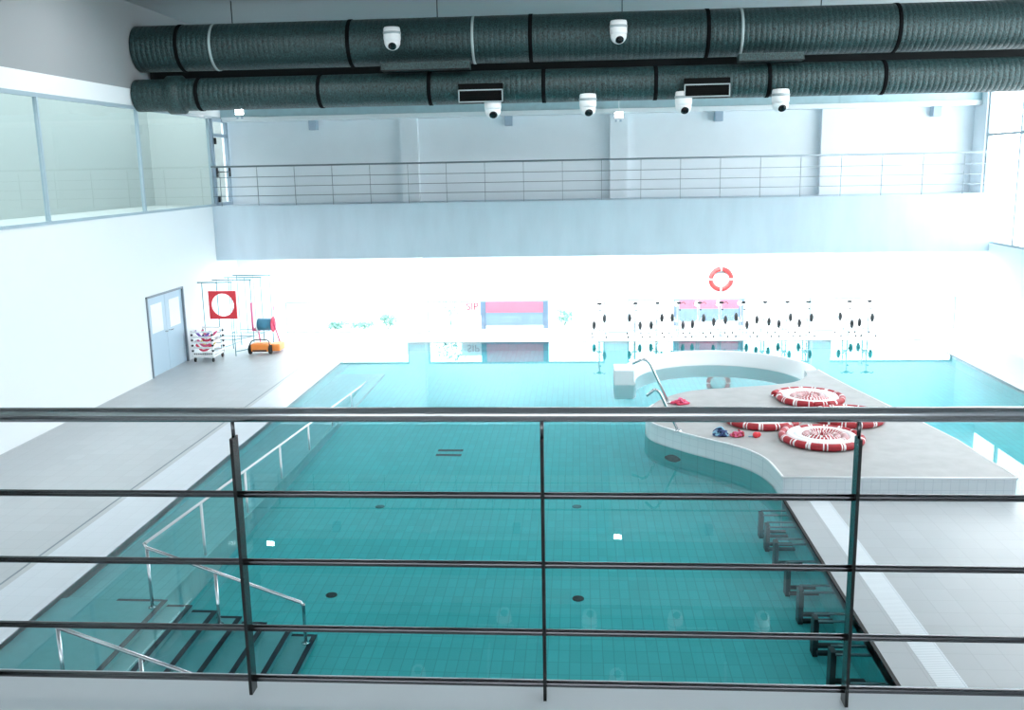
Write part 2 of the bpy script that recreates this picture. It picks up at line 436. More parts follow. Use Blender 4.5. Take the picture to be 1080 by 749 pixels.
# access ramp along the left edge, landing and stairs
b = MB()
ry0, ry1, rz0, rz1, rxe = 10.1, 23.4, -.27, -1.12, -4.95
n0 = len(b.bm.faces)
V = [b.bm.verts.new(p) for p in [(PX0, ry0, rz0), (rxe, ry0, rz0), (rxe, ry1, rz1), (PX0, ry1, rz1), (PX0, ry0, PZ), (rxe, ry0, PZ), (rxe, ry1, PZ), (PX0, ry1, PZ)]]
for q in ((0, 1, 2, 3), (4, 7, 6, 5), (0, 4, 5, 1), (1, 5, 6, 2), (2, 6, 7, 3), (3, 7, 4, 0)): b.bm.faces.new([V[i] for i in q])
struct('pool_ramp', 'ramp', b)
SY0, SY1 = 7.75, 10.1
b = MB(); b.box((PX0, PYN, PZ), (-4.86, SY1, -.15))
for i in range(6): b.box((-4.86 + .295 * i, SY0, PZ), (-4.86 + .295 * (i + 1), SY1, -.3 - .15 * i))
st = b.build('pool_stairs', 'stair', kind='structure')
for i in range(7):
    x = -4.86 + .295 * i; z = -.15 - .15 * i
    b = MB(); b.box((x - .055, SY0, z - .02), (x + .004, SY1, z + .004)); b.box((x - .295 if i else x - .6, SY1 - .05, z - .02), (x - .055, SY1 + .004, z + .004))
    b.build('nosing', 'nosing', st)

# ------------------------------------------------------------------ handrails in the water
def zr(y): return .48 - .0637 * (y - 13.26)
h = thing('ramp_handrail', 'long white steel handrail beside the ramp, running on down the pool stairs', 'handrail')
b = MB()
b.tube([(-5.0, 21.5, zr(21.5)), (-5.0, 9.95, zr(9.95))], .018); b.build('top_rail', 'whiteMetal', h)
b = MB(); b.tube([(-5.0, 9.95, zr(9.95)), (-4.95, 9.9, .665), (-3.19, 9.9, .015), (-3.165, 9.9, -.06)], .021); b.build('stair_rail', 'steel', h)
for y in (11.6, 13.26, 14.93, 16.61, 18.3, 19.95):
    zb = rz0 + (rz1 - rz0) * (y - ry0) / (ry1 - ry0)
    b = MB(); b.cyl((-5.0, y, zb), (-5.0, y, zr(y)), .018); b.build('post', 'whiteMetal', h)
for x, zt, zb in ((-4.95, .66, -.15), (-4.17, .37, -.6), (-3.165, .0, -1.05)):
    b = MB(); b.cyl((x, 9.9, zb), (x, 9.9, zt), .019); b.lathe([(.05, 0), (.05, .012), (.02, .02)], 16, Matrix.Translation((x, 9.9, zb))); b.build('post', 'steel', h)
h2 = thing('stair_handrail', 'short steel handrail on the near side of the pool stairs', 'handrail')
b = MB(); b.tube([(-4.95, 8.0, .66), (-3.19, 8.0, .015), (-3.165, 8.0, -.06)], .021); b.build('stair_rail', 'steel', h2)
for x, zt, zb in ((-4.95, .66, -.15), (-4.17, .37, -.6), (-3.165, .0, -1.05)):
    b = MB(); b.cyl((x, 8.0, zb), (x, 8.0, zt), .019); b.lathe([(.05, 0), (.05, .012), (.02, .02)], 16, Matrix.Translation((x, 8.0, zb))); b.build('post', 'steel', h2)

# ------------------------------------------------------------------ spa peninsula
C0 = (3.15, 21.2); RO, RI = 2.14, 1.88
front = smooth_path([(1.42, 17.9, 0), (1.27, 17.5, 0), (1.22, 17.0, 0), (1.33, 16.5, 0), (1.70, 16.0, 0), (2.06, 15.62, 0), (2.47, 15.23, 0), (2.75, 14.85, 0), (2.92, 14.35, 0), (2.98, 13.55, 0)], 6)
bay = smooth_path([(4.98, 20.95, 0), (4.92, 20.45, 0), (4.6, 19.88, 0), (4.21, 19.6, 0), (3.7, 19.43, 0), (3.09, 19.27, 0), (2.49, 19.1, 0), (2.08, 18.86, 0), (1.66, 18.38, 0), (1.42, 17.9, 0)], 5)
outline = [(p.x, p.y) for p in front]                       # tip to front corner
outline += [(6.3, 13.55), (6.2, 15.5), (5.85, 17.6), (5.57, 19.07), (5.36, 20.4), (5.29, 21.0)]
outline += [(p.x, p.y) for p in bay][:-1]
b = MB(); b.mi = 0
b.prism(outline, PZ, IH, top=True, bottom=False, side_mi=1)
isl = b.build('spa_peninsula', ['islTop', 'islTile'], kind='structure')
# rounded white curb along the S-shaped front
rim = [(p.x, p.y, IH - .012) for p in front]
b = MB(); b.tube(rim, .02, 8); b.tube([(2.98, 13.55, IH - .012), (6.3, 13.55, IH - .012)], .02, 8); b.tube([(6.3, 13.55, IH - .012), (6.2, 15.5, IH - .012), (5.85, 17.6, IH - .012), (5.57, 19.07, IH - .012), (5.36, 20.4, IH - .012), (5.29, 21.0, IH - .012)], .02, 8); struct('trim_7', 'islRim', b)
# tall curved rim of the spa bay, ending in a square block
b = MB(); A0, A1, NS = math.radians(-13), math.radians(184), 72
prof = [(RO, PZ), (RO, IH - .03), (RO - .03, IH - .001), (RO - .10, IH - .01), (RI + .05, .06), (RI, .0), (RI, PZ)]
rings = []
for i in range(NS + 1):
    a = A0 + (A1 - A0) * i / NS
    rings.append([b.bm.verts.new((C0[0] + r * math.cos(a), C0[1] + r * math.sin(a), z)) for r, z in prof])
for A, B in zip(rings, rings[1:]):
    for k_ in range(len(prof) - 1):
        f = b.bm.faces.new((A[k_], B[k_], B[k_ + 1], A[k_ + 1])); f.smooth = 1 < k_ < 5
b.bm.faces.new(rings[0]); b.bm.faces.new(rings[-1][::-1])
struct('spa_rim', 'islRim', b)
b = MB(); b.box((.79, 20.96, PZ), (1.23, 21.72, IH), .012); struct('spa_rim_block', 'islRim', b)
# skirting of teal tile below the water line on the S-curve
b = MB()
pts = [(p.x, p.y) for p in front]
out = []
for i, p in enumerate(pts):
    q0 = pts[max(i - 1, 0)]; q1 = pts[min(i + 1, len(pts) - 1)]
    d = Vector((q1[0] - q0[0], q1[1] - q0[1])).normalized(); n_ = Vector((d.y, -d.x))
    out.append((p[0] + n_.x * .012, p[1] + n_.y * .012))
lo = [b.bm.verts.new((x, y, PZ)) for x, y in out]; hi = [b.bm.verts.new((x, y, -.03)) for x, y in out]
for i in range(len(out) - 1): b.bm.faces.new((lo[i], lo[i + 1], hi[i + 1], hi[i]))
struct('spa_peninsula_skirt', 'skirt', b)
# round inlet on the submerged curved face
def inlet():
    b = MB(); d = Vector((-.70, -.71, 0)).normalized(); c = Vector((1.62, 16.02, -.52))
    mt = Matrix.Translation(c) @ d.to_track_quat('Z', 'Y').to_matrix().to_4x4()
    b.lathe([(.15, -.08), (.15, .05), (.13, .065), (.02, .07)], 24, mt)
    return b.build('water_inlet', 'drain')
tag(inlet(), 'dark round inlet under water on the curved spa wall', 'inlet')

# ------------------------------------------------------------------ grab rails of the spa
def grab(y, base, top, end, label):
    t = thing('grab_rail', label, 'grab rail', (base[0], y, IH), 0, 'bent steel grab rails by the spa')
    B, T, E_ = Vector((0, 0, 0)), Vector((top[0] - base[0], 0, top[1] - IH)), Vector((end[0] - base[0], 0, end[1] - IH))
    up = (T - B).normalized()
    pts = [B, B + (T - B) * .5, T - up * .10]
    ctr = []
    for i in range(1, 9):
        u = i / 8; p0 = T - up * .10; p1 = T + up * .03; p2 = T + (E_ - T) * .40 + Vector((0, 0, .05))
        ctr.append(p0 * (1 - u) ** 2 + p1 * 2 * u * (1 - u) + p2 * u * u)
    b = MB(); b.tube(pts + ctr + [E_], .024, 14); b.build('tube', 'steel', t)
    b = MB(); b.lathe([(.06, 0), (.06, .012), (.03, .03)], 20); b.build('base_flange', 'steel', t)
grab(16.0, (1.70, IH), (1.36, 1.05), (1.15, .95), 'bent steel grab rail on the spa tip, the one with its base on open deck')
grab(18.0, (1.72, IH), (1.33, 1.16), (1.02, 1.10), 'bent steel grab rail on the spa tip, the one beside a small red cord heap')

# ------------------------------------------------------------------ coiled lane ropes
def lane_coil(cx, cy, R, label, flip=1, phase=0., tilt=0., inner=.055):
    t = thing('lane_rope', label, 'lane rope', (cx, cy, IH), 0, 'coiled red and white lane ropes')
    pitch, r0 = .125, .060
    turns = (R - r0 - inner) / pitch
    L = 0; path = []; ds = .018; th = 0.; r = R - r0
    while r > inner:
        path.append((r, th)); th += ds / max(r, .08); r = R - r0 - pitch * th / (2 * PI)
    b = MB(); bm = b.bm; n = 14; prev = None; N = len(path)
    for i, (r, th) in enumerate(path):
        a = phase + flip * th; s_ = i * ds
        u = (s_ % .054) / .054
        turn = th / (2 * PI)
        rad = r0 * ((.58 if turn < 2.5 else .82) if u < .33 else 1.0)
        c = Vector((r * math.cos(a), r * math.sin(a), r0 + .006 + tilt * r * math.cos(a) * 0))
        nrm = Vector((math.cos(a), math.sin(a), 0))
        ring = [bm.verts.new(c + (nrm * math.cos(2 * PI * k / n) + Vector((0, 0, 1)) * math.sin(2 * PI * k / n)) * rad) for k in range(n)]
        if turn < 1.0:
            seg = s_ % .26; mi = 0 if seg < .19 else (1 if (seg < .205 or seg > .235) else 0)
        elif turn < 2.5:
            mi = 1
        else:
            mi = 1 if u < .45 else 0
        if prev:
            for k in range(n):
                f = bm.faces.new((prev[k], prev[(k + 1) % n], ring[(k + 1) % n], ring[k])); f.material_index = mi; f.smooth = False
        else: bm.faces.new(ring)
        prev = ring
    bm.faces.new(prev[::-1])
    b.build('float_string', ['red', 'white'], t)
    # the steel cable tail with its tensioner hook at the outer end
    b = MB(); r = R - r0; a = phase
    p = Vector((r * math.cos(a), r * math.sin(a), r0)); d = Vector((math.sin(a), -math.cos(a), 0)) * flip
    b.tube([p, p + d * .07, p + d * .12 + Vector((0, 0, -.03))], .012, 8)
    b.build('cable_end', 'steel', t)
lane_coil(4.02, 15.43, .735, 'coiled red and white lane rope nearest the tiled front of the spa deck', 1, 2.2)
lane_coil(3.22, 16.62, .735, 'coiled red and white lane rope beside the blue and red cord heap', -1, 1.0)
lane_coil(4.78, 16.72, .735, 'coiled red and white lane rope between front and rear coils, at the deck edge', 1, 0.3)
lane_coil(4.42, 18.16, .735, 'coiled red and white lane rope lying closest to the spa bay', -1, 2.7)

# heaps of cord and small floats on the spa deck
def cord_heap(c, rad, n, mats, label, seed, name='cord_heap', r=.018, hz=.05):
    rnd = random.Random(seed); t = thing(name, label, 'cord', (c[0], c[1], IH))
    for m in mats:
        pts = []
        for i in range(n * 2):
            a = rnd.uniform(0, 2 * PI); q = rad * math.sqrt(rnd.uniform(.05, 1.0)); top = hz * (1 - (q / rad) ** 2)
            pts.append((q * math.cos(a) * 1.25, q * math.sin(a) * .9, r + .004 + rnd.uniform(0, 1) * top))
        b = MB(); b.tube(smooth_path(pts, 6), r, 8); b.build('cord', m, t)
    return t
cord_heap((2.38, 15.72), .11, 16, ['navy', 'lightBlue'], 'tangled heap of dark and light blue cord on the grey spa deck', 3, r=.017, hz=.13)
cord_heap((2.65, 15.66), .09, 14, ['red', 'pink'], 'small tangle of red and pink cord lying against the blue cord', 5, r=.017, hz=.12)
t = thing('cord_float', 'small red ball float with a blue tail by the cord heaps', 'float', (2.95, 15.60, IH))
b = MB(); b.ball((0, 0, .05), .052); b.ball((.05, .03, .045), .045); b.build('ball', 'redBoard', t)
b = MB(); b.tube(smooth_path([(-.02, 0, .012), (-.05, .05, .012), (-.08, .03, .012), (-.11, .05, .012)], 5), .010, 8); b.build('tail', 'lightBlue', t)
cord_heap((1.93, 17.9), .14, 14, ['redFoam', 'pink'], 'small red cord heap at the foot of a steel grab rail', 9, r=.018, hz=.10)

# ------------------------------------------------------------------ drains, grates, benches under water
def drain(x, y, label, m='drain'):
    t = thing('floor_drain', label, 'drain', (x, y, PZ), 0, 'round drains in the pool floor')
    b = MB(); b.lathe([(.075, 0), (.075, .012), (.065, .02), (.01, .022)], 28); b.build('cover', m, t)
    b = MB()
    for k in range(-3, 4): b.box((k * .016 - .003, -.05, .018), (k * .016 + .003, .05, .027))
    b.build('slats', 'rubber' if m == 'drain' else m, t)
drain(-3.21, 11.22, 'dark round floor drain under water close to the pool stairs')
drain(-.03, 11.24, 'dark round floor drain under water in front of the middle railing post')
drain(-3.2, 14.25, 'faint dark floor drain under water beyond the one near the stairs', 'drainPale')
drain(-.05, 14.33, 'faint dark floor drain under water beyond the one by the middle post', 'drainPale')
t = thing('floor_grate', 'pair of dark slots in the far pool floor', 'grate', (-2.44, 17.0, PZ))
for y in (-.14, .14):
    b = MB(); b.box((-.24, y - .06, 0), (.24, y + .06, .012), .004); b.build('slot', 'drain', t)

def bench(y, label, src=None):
    if src: return dup(src, (PX1, y, PZ), label)
    t = thing('underwater_bench', label, 'underwater bench', (PX1, y, PZ), 0, 'dark benches under water along the pool wall')
    b = MB(); b.box((-.40, -.07, .0), (-.34, .07, .95), .008); b.build('side_panel', 'bench', t)
    for yy in (-.10, .08):
        b = MB(); b.box((-.36, yy - .018, .92), (-.002, yy + .018, .955)); b.build('seat_bar', 'benchSteel', t)
    for yy in (-.10, .06):
        b = MB(); b.box((-.36, yy - .03, .10), (-.002, yy + .03, .17)); b.build('foot_bar', 'bench', t)
    return t
bs = None
for i, y in enumerate((13.2, 12.75, 12.15, 11.42, 10.72, 10.0, 9.28, 8.55)):
    o = bench(y, 'dark underwater bench on the pool wall, %s from the white tiled spa deck' % ORD[i], bs)
    bs = bs or o

# ------------------------------------------------------------------ air ducts, beam, spotlights
def duct(name, y, z, R, straps, pale, collar, label):
    t = thing(name, label, 'air duct', (0, y, z))
    prof = []
    x = XL + .02
    while x < XR - .02:
        prof.append((R - .005, x)); prof.append((R, x + .008)); prof.append((R, x + .112)); x += .12
    mt = Matrix.Rotation(PI / 2, 4, 'Y')
    b = MB(); b.lathe([(rr, xx) for rr, xx in prof], 48, mt); b.build('duct_tube', 'duct', t)
    for x in straps:
        b = MB(); b.lathe([(R + .006, x - .045), (R + .012, x - .04), (R + .012, x + .04), (R + .006, x + .045)], 48, mt); b.build('strap', 'strap', t)
    for x in pale:
        b = MB(); b.lathe([(R + .004, x - .03), (R + .010, x - .025), (R + .010, x + .025), (R + .004, x + .03)], 48, mt); b.build('seam_band', 'strapPale', t)
    for x in collar:
        b = MB(); b.lathe([(R, x - .22), (R + .07, x - .2), (R + .07, x + .12), (R, x + .16)], 48, mt); b.build('collar', 'duct', t)
    return t
lowR, upR = .365, .52
dl = duct('lower_air_duct', 22.3, 6.655, lowR, [-8.75, -5.9, -3.36, -.77, 1.73, 4.21, 6.7], [], [-9.3], 'lower of the two dark air ducts, the one with two black grilles')
du = duct('upper_air_duct', 22.6, 7.73, upR, [-9.2, -5.2, -1.06, 2.88, 7.0], [-8.4, -2.36, 3.62], [], 'upper of the two dark air ducts, under the ceiling')
for x in (-8, -3.2, 1.0, 5.4, 9.5):
    b = MB(); b.cyl((x, 0, upR - .02), (x, 0, ZC - 7.73), .012, 8); b.build('hanger_rod', 'black', du)
    b = MB(); b.box((x + .38, lowR - .02, .34), (x + .42, .72, .38)); b.tube([(x + .4, lowR - .02, .36), (x + .4, .25, .27)], .012, 8); b.build('bracket_arm', 'black', dl)
b = MB(); b.box((XL, 23.0, 6.98), (XR, 23.3, 7.06)); b.box((XL, 23.12, 7.06), (XR, 23.18, 7.52)); b.box((XL, 23.0, 7.52), (XR, 23.3, 7.6)); struct('ceiling_beam', 'beam', b)
def grille(x, label_part):
    b = MB(); b.box((x - .5, -.50, -.36), (x + .5, -.22, .05), .01); o = b.build('air_grille', 'grilleB', dl); o['label'] = 'black air grille box'
    b = MB(); z0, z1 = -.36, -.08
    for a, c in (((x - .5, z0), (x + .5, z0 + .025)), ((x - .5, z1 - .025), (x + .5, z1)), ((x - .5, z0), (x - .475, z1)), ((x + .475, z0), (x + .5, z1))):
        b.box((a[0], -.515, a[1]), (c[0], -.5, c[1]))
    b.build('grille_frame', 'grilleF', o)
    b = MB()
    for k in range(5): b.box((x - .47, -.512, z0 + .045 + k * .045), (x + .47, -.501, z0 + .055 + k * .045))
    b.build('grille_blades', 'grilleB', o)
grille(-2.17, ''); grille(2.83, '')
for i, (x0, x1) in enumerate(((-4.4, -2.4), (3.5, 4.9))):
    t = thing('access_panel', ['flat dark panel between the ducts, near the first black grille', 'flat dark panel between the ducts, above the second black grille'][i], 'panel', ((x0 + x1) / 2, 21.95, 7.02))
    w_ = (x1 - x0) / 2
    b = MB(); b.box((-w_, -.16, 0), (w_, .16, .17), .01); b.build('panel_box', 'duct', t)
    b = MB(); b.box((-w_, -.17, 0), (w_, -.155, .02)); b.build('panel_rim', 'postPaint', t)

def spot(x, z, y, label, group, src=None, lz=.25):
    if src: return dup(src, (x, y, z), label)
    t = thing('spotlight', label, 'spotlight', (x, y, z), 0, group)
    b = MB(); b.lathe([(.10, .345), (.17, .335), (.185, .30), (.19, .10), (.18, .04)], 28); b.build('can', 'whiteMetal', t)
    b = MB(); b.lathe([(.188, .185), (.198, .19), (.198, .235), (.188, .24)], 28); b.build('ring', 'grilleF', t)
    b = MB(); b.ball((0, 0, .02), .178, (1, 1, 1), 28); o = b.build('ball_head', 'whiteMetal', t)
    mt = Matrix.Translation((0, 0, .02)) @ Vector((.12, -.80, -.62)).normalized().to_track_quat('Z', 'Y').to_matrix().to_4x4()
    b = MB(); b.lathe([(.085, .15), (.092, .172), (.075, .180), (.02, .186)], 24, mt); b.build('lens', 'lens', o)
    return t
s0 = None
for i, x in enumerate((-1.92, .22, 2.34, 4.46)):
    o = spot(x, 6.10, 22.0, ['white round spotlight under the first black grille', 'white round spotlight alone between the two grilles, beside the lit floodlight', 'white round spotlight touching the edge of the second black grille', 'white round spotlight on the lower duct past the second grille'][i], 'white spotlights under the air ducts', s0)
    s0 = s0 or o
for x, l in ((-4.12, 'white round spotlight on the upper duct, above the first dark panel'), (.89, 'white round spotlight on the upper duct, above the lit floodlight')):
    o = spot(x, 7.62, 21.84, l, '', s0)
    b = MB(); b.tube([(0, .15, .25), (0, .30, .25)], .03, 8); b.build('arm', 'whiteMetal', o)

# wall floodlights under the soffit
def flood(x, z, label):
    t = thing('floodlight', label, 'floodlight', (x, 27.55, z), 0)
    b = MB(); b.box((-.13, -.10, -.09), (.13, .0, .09), .02); b.build('housing', 'whiteMetal', t)
    b = MB(); b.box((-.11, -.112, -.07), (.11, -.101, .07), .003); b.build('lamp_lens', 'lampOn', t)
    b = MB()
    for xx in (-.08, .05): b.box((xx - .03, -.06, -.19), (xx + .03, -.02, -.13), .006)
    b.build('driver_clip', 'frameGrey', t)
    b = MB(); b.cyl((0, -.05, .09), (0, -.05, .75), .008, 8); b.build('conduit', 'whiteMetal', t)
flood(1.14, 6.24, 'lit floodlight at the head of the middle gallery column')
flood(-9.7, 6.56, 'lit floodlight on the soffit near the gallery door, partly behind the duct')

# ------------------------------------------------------------------ lamps added out of view to brighten the hall
for j, y in enumerate((14.0, 18.6)):  # unseen panels added to light far wall, gallery front and pool floor
    for i, x in enumerate((-7.0, 0., 7.0)):
        t = thing('added_ceiling_fill', '%s added fill panel of the %s ceiling row from the spectators stand' % (ORD[i], ORD[j]), 'ceiling light', (x, y, ZC), 0, 'added ceiling fill panels')
        b = MB(); b.box((-2.1, -.7, -.12), (2.1, .7, -.001), .01); b.build('housing', 'whiteMetal', t)
        b = MB(); b.box((-2.0, -.62, -.13), (2.0, .62, -.121)); b.build('diffuser', 'fillLamp', t)
for i in range(7):  # strips added to brighten the wall below the gallery and its reflection
    x = -8.2 + i * 2.9
    t = thing('added_soffit_light', 'added strip light under the far gallery, %s from the double door' % ORD[i], 'strip light', (x, 27.0, GZ0), 0, 'added strip lights under the gallery')
    b = MB(); b.box((-.9, -.09, -.03), (.9, .09, -.0005), .006); b.build('housing', 'whiteMetal', t)
    b = MB(); b.box((-.86, -.07, -.04), (.86, .07, -.031)); b.build('diffuser', 'soffitFill', t)

# ------------------------------------------------------------------ lifebuoy on the back wall
def torus_pts(R, n=56): return [(R * math.cos(2 * PI * i / n), 0, R * math.sin(2 * PI * i / n)) for i in range(n)]
t = thing('lifebuoy', 'orange-red lifebuoy hung on the back wall above the row of bikes', 'lifebuoy', (4.135, YF - .075, 1.54))
for q in range(4):
    a0 = q * PI / 2 + .07; a1 = (q + 1) * PI / 2 - .07
    b = MB(); b.tube([(.295 * math.cos(a0 + (a1 - a0) * i / 16), 0, .295 * math.sin(a0 + (a1 - a0) * i / 16)) for i in range(17)], .066, 14); b.build('float_segment', 'orangeRed', t)
    a = q * PI / 2
    b = MB(); b.tube([(.295 * math.cos(a - .075 + .15 * i / 4), 0, .295 * math.sin(a - .075 + .15 * i / 4)) for i in range(5)], .069, 14); b.build('white_band', 'white', t)
b = MB()
for q in range(4):
    a0 = q * PI / 2
    b.tube([((.365 + .02 * math.sin(PI * i / 8)) * math.cos(a0 + PI / 2 * i / 8), -.01, (.365 + .02 * math.sin(PI * i / 8)) * math.sin(a0 + PI / 2 * i / 8)) for i in range(9)], .009, 6)
b.build('grab_rope', 'white', t)

# ------------------------------------------------------------------ aqua bikes on the far deck
def bike(x, crank, label):
    t = thing('aqua_bike', label, 'aqua bike', (x, 27.15, 0), 0, 'aqua bikes in a row before the low windows')
    # base: two cross bars joined by a spine, rubber feet
    b = MB(); b.tube([(-.20, -.30, .05), (.20, -.30, .05)], .017, 10); b.tube([(-.20, .32, .05), (.20, .32, .05)], .017, 10); b.tube([(0, -.30, .05), (0, .32, .05)], .02, 10); b.build('base', 'bikeMetal', t)
    for fx in (-.2, .2):
        for fy in (-.30, .32):
            b = MB(); b.lathe([(.018, 0), (.021, .01), (.021, .05), (.015, .06)], 12, Matrix.Translation((fx, fy, 0))); b.build('foot', 'rubber', t)
    b = MB(); b.tube([(0, -.26, .05), (0, -.20, .55), (0, -.26, .97)], .016, 10); b.tube([(0, .26, .05), (0, .16, .60), (0, .20, .86)], .016, 10); b.tube([(0, -.20, .55), (0, .0, .43), (0, .16, .58)], .014, 10); b.build('frame', 'bikeMetal', t)
    b = MB(); b.tube(smooth_path([(-.17, -.36, .98), (-.13, -.29, 1.02), (0, -.26, .97), (.13, -.29, 1.02), (.17, -.36, .98)], 5), .010, 8); b.build('handlebar', 'rubber', t)
    b = MB(); b.box((-.055, -.285, .985), (.055, -.235, 1.03), .01); b.build('clamp', 'black', t)
    b = MB(); b.tube([(.0, -.22, .80), (.03, -.26, .80)], .014, 8); b.ball((.035, -.265, .80), .022); b.build('adjuster_knob', 'rubber', t)
    b = MB(); b.tube(smooth_path([(0, .34, .88), (0, .22, .90), (0, .08, .885)], 5), [.075, .08, .085, .08, .07, .055, .045, .038, .032, .028, .022], 12); b.build('saddle', 'whiteMetal', t)
    dz = .115 * math.sin(crank); dy = .115 * math.cos(crank)
    b = MB(); b.cyl((-.07, 0, .43), (.07, 0, .43), .03, 12)
    b.tube([(-.07, 0, .43), (-.085, dy, .43 + dz)], .012, 8); b.tube([(.07, 0, .43), (.085, -dy, .43 - dz)], .012, 8); b.build('crank', 'whiteMetal', t)
    for sgn in (-1, 1):
        py = dy if sgn < 0 else -dy; pz = .43 + (dz if sgn < 0 else -dz)
        b = MB(); b.ball((sgn * .15, py, pz), .056, (1.0, 1.3, 2.3), 12); b.build('pedal', 'black', t)
    return t
bx = [.58, 1.6, 2.22, 2.82, 3.4, 4.01, 4.63, 5.23, 5.84, 6.42, 7.55, 8.1]
cr = [-1.2, 1.2, -1.3, 1.1, -1.0, -.4, 1.2, .1, -1.1, -.9, 1.0, -.8]
for i, x in enumerate(bx):
    if i == 0: l = 'metal aqua bike with black pedals standing alone on the stairs side of the middle column'
    elif i < 10: l = 'metal aqua bike with black pedals, %s of the long row from the middle column' % ORD[i - 1]
    else: l = 'metal aqua bike with black pedals, %s one past the end column of the long row' % ORD[i - 10]
    bike(x, cr[i], l)

# ------------------------------------------------------------------ outside the low windows
b = MB(); b.box((-16, YF + .25, -.3), (18, YF + 40, -.02)); struct('outside_ground', 'outGround', b)
def board(x0, x1, y, split, top, label, extra=0):
    t = thing('outdoor_board', label, 'board', ((x0 + x1) / 2, y, -.02), 0)
    w_ = (x1 - x0) / 2
    for s_ in (-1, 1):
        b = MB(); b.box((s_ * w_ - .08, -.05, 0), (s_ * w_ + .08, .05, top + .12), .008); b.build('post', 'outPost', t)
    b = MB(); b.box((-w_ + .08, -.03, split), (w_ - .08, .03, top), .006); o = b.build('red_panel', 'outRed', t); o['label'] = 'red upper panel'
    b = MB(); b.box((-w_ + .08, -.03, split - .40), (w_ - .08, .03, split), .006); o = b.build('blue_panel', 'outBlue', t); o['label'] = 'blue lower panel'
board(-2.94, -1.02, 28.75, .50, 1.25, 'red and blue board outside, seen through the low window with no row of bikes')
board(2.98, 4.95, 29.1, .52, 1.25, 'red and blue board outside, seen behind the row of bikes')
# small red lettered sign
t = thing('outdoor_sign', 'small sign with pale red capitals outside, beside the red and blue board', 'sign', (-3.25, 28.95, -.02))
b = MB(); b.box((-.42, 0, .40), (.30, .03, .90), .006); b.build('sign_plate', 'whiteMetal', t)
b = MB(); b.cyl((-.06, .015, 0), (-.06, .015, .41), .02, 10); b.build('post', 'whiteMetal', t)
cu = bpy.data.curves.new('lettering', 'FONT'); cu.body = 'SIP'; cu.size = .32; cu.extrude = .004; cu.align_x = 'CENTER'
fo_ = bpy.data.objects.new('letters', cu); me_ = bpy.data.meshes.new_from_object(fo_); bpy.data.objects.remove(fo_); bpy.data.curves.remove(cu)
me_.materials.clear(); me_.materials.append(M['outLetter'])
o = bpy.data.objects.new('lettering', me_); COL.objects.link(o); o.parent = t; o.location = (-.05, -.006, .56); o.rotation_euler = (PI / 2, 0, 0)

def shrub(x, y, h_, w_, seed, label):
    rnd = random.Random(seed); t = thing('shrub', label, 'shrub', (x, y, -.02), 0, 'shrubs outside the windows')
    b = MB()
    for i in range(5):
        a = rnd.uniform(0, 2 * PI); b.tube([(0, 0, 0), (w_ * .3 * math.cos(a), w_ * .3 * math.sin(a), h_ * .5), (w_ * .5 * math.cos(a), w_ * .5 * math.sin(a), h_ * .85)], [.014, .010, .004], 6)
    b.build('stems', 'leaf', t)
    b = MB()
    for i in range(150):
        a, u, r_ = rnd.uniform(0, 2 * PI), rnd.uniform(.25, 1), rnd.uniform(0, .5) ** .6
        c = Vector((w_ * r_ * math.cos(a), w_ * r_ * math.sin(a), h_ * u)); d = Vector((rnd.uniform(-1, 1), rnd.uniform(-1, 1), rnd.uniform(-.3, 1))).normalized() * .07
        e = d.orthogonal().normalized() * .025
        b.quad(c - d, c + e, c + d, c - e)
    b.build('foliage', 'leaf', t, fixn=False)
for i, (x, y, h_, w_, l) in enumerate(((-4.05, 29.4, 1.15, .7, 'pale green shrub outside, behind the window corner beside the second column'), (-7.55, 28.9, .22, .5, 'low plant outside the window by the orange robot, first along its sill'),
                                     (-6.75, 28.9, .20, .6, 'low plant outside the window by the orange robot, second along its sill'), (-5.95, 28.9, .42, .4, 'taller plant outside the window by the orange robot, third along its sill'),
                                     (-.45, 29.2, .5, .4, 'small shrub outside between the red board and the lone bike'))):
    shrub(x, y, h_, w_, 20 + i, l)

# ------------------------------------------------------------------ left corner: rack, board, trolley, robot
t = thing('storage_rack', 'tall open rack of pale teal tubes by the plain wall corner', 'rack', (0, 0, 0))
FR = [(24.5, -10.02, -9.23), (25.05, -9.83, -8.90), (25.6, -9.70, -8.80), (26.15, -9.66, -8.72)]
for y, x0, x1 in FR:
    b = MB(); b.tube([(x0, y, .0), (x0, y, 2.0)], .012, 8); b.tube([(x1, y, .0), (x1, y, 2.0)], .012, 8); b.tube([((x0 + x1) / 2, y, .45), ((x0 + x1) / 2, y, 2.0)], .008, 8)
    b.tube([(x0 - .12, y, 2.0), (x1 + .04, y, 2.0)], .016, 8); b.tube([(x0, y, .45), (x1, y, .45)], .010, 8)
    b.build('upright_frame', 'rackTeal', t)
for k_ in (1, 2):
    for z in (.45, .12):
        b = MB(); b.tube([(f_[k_], f_[0], z) for f_ in FR], .010, 8); b.build('side_bar', 'rackTeal', t)
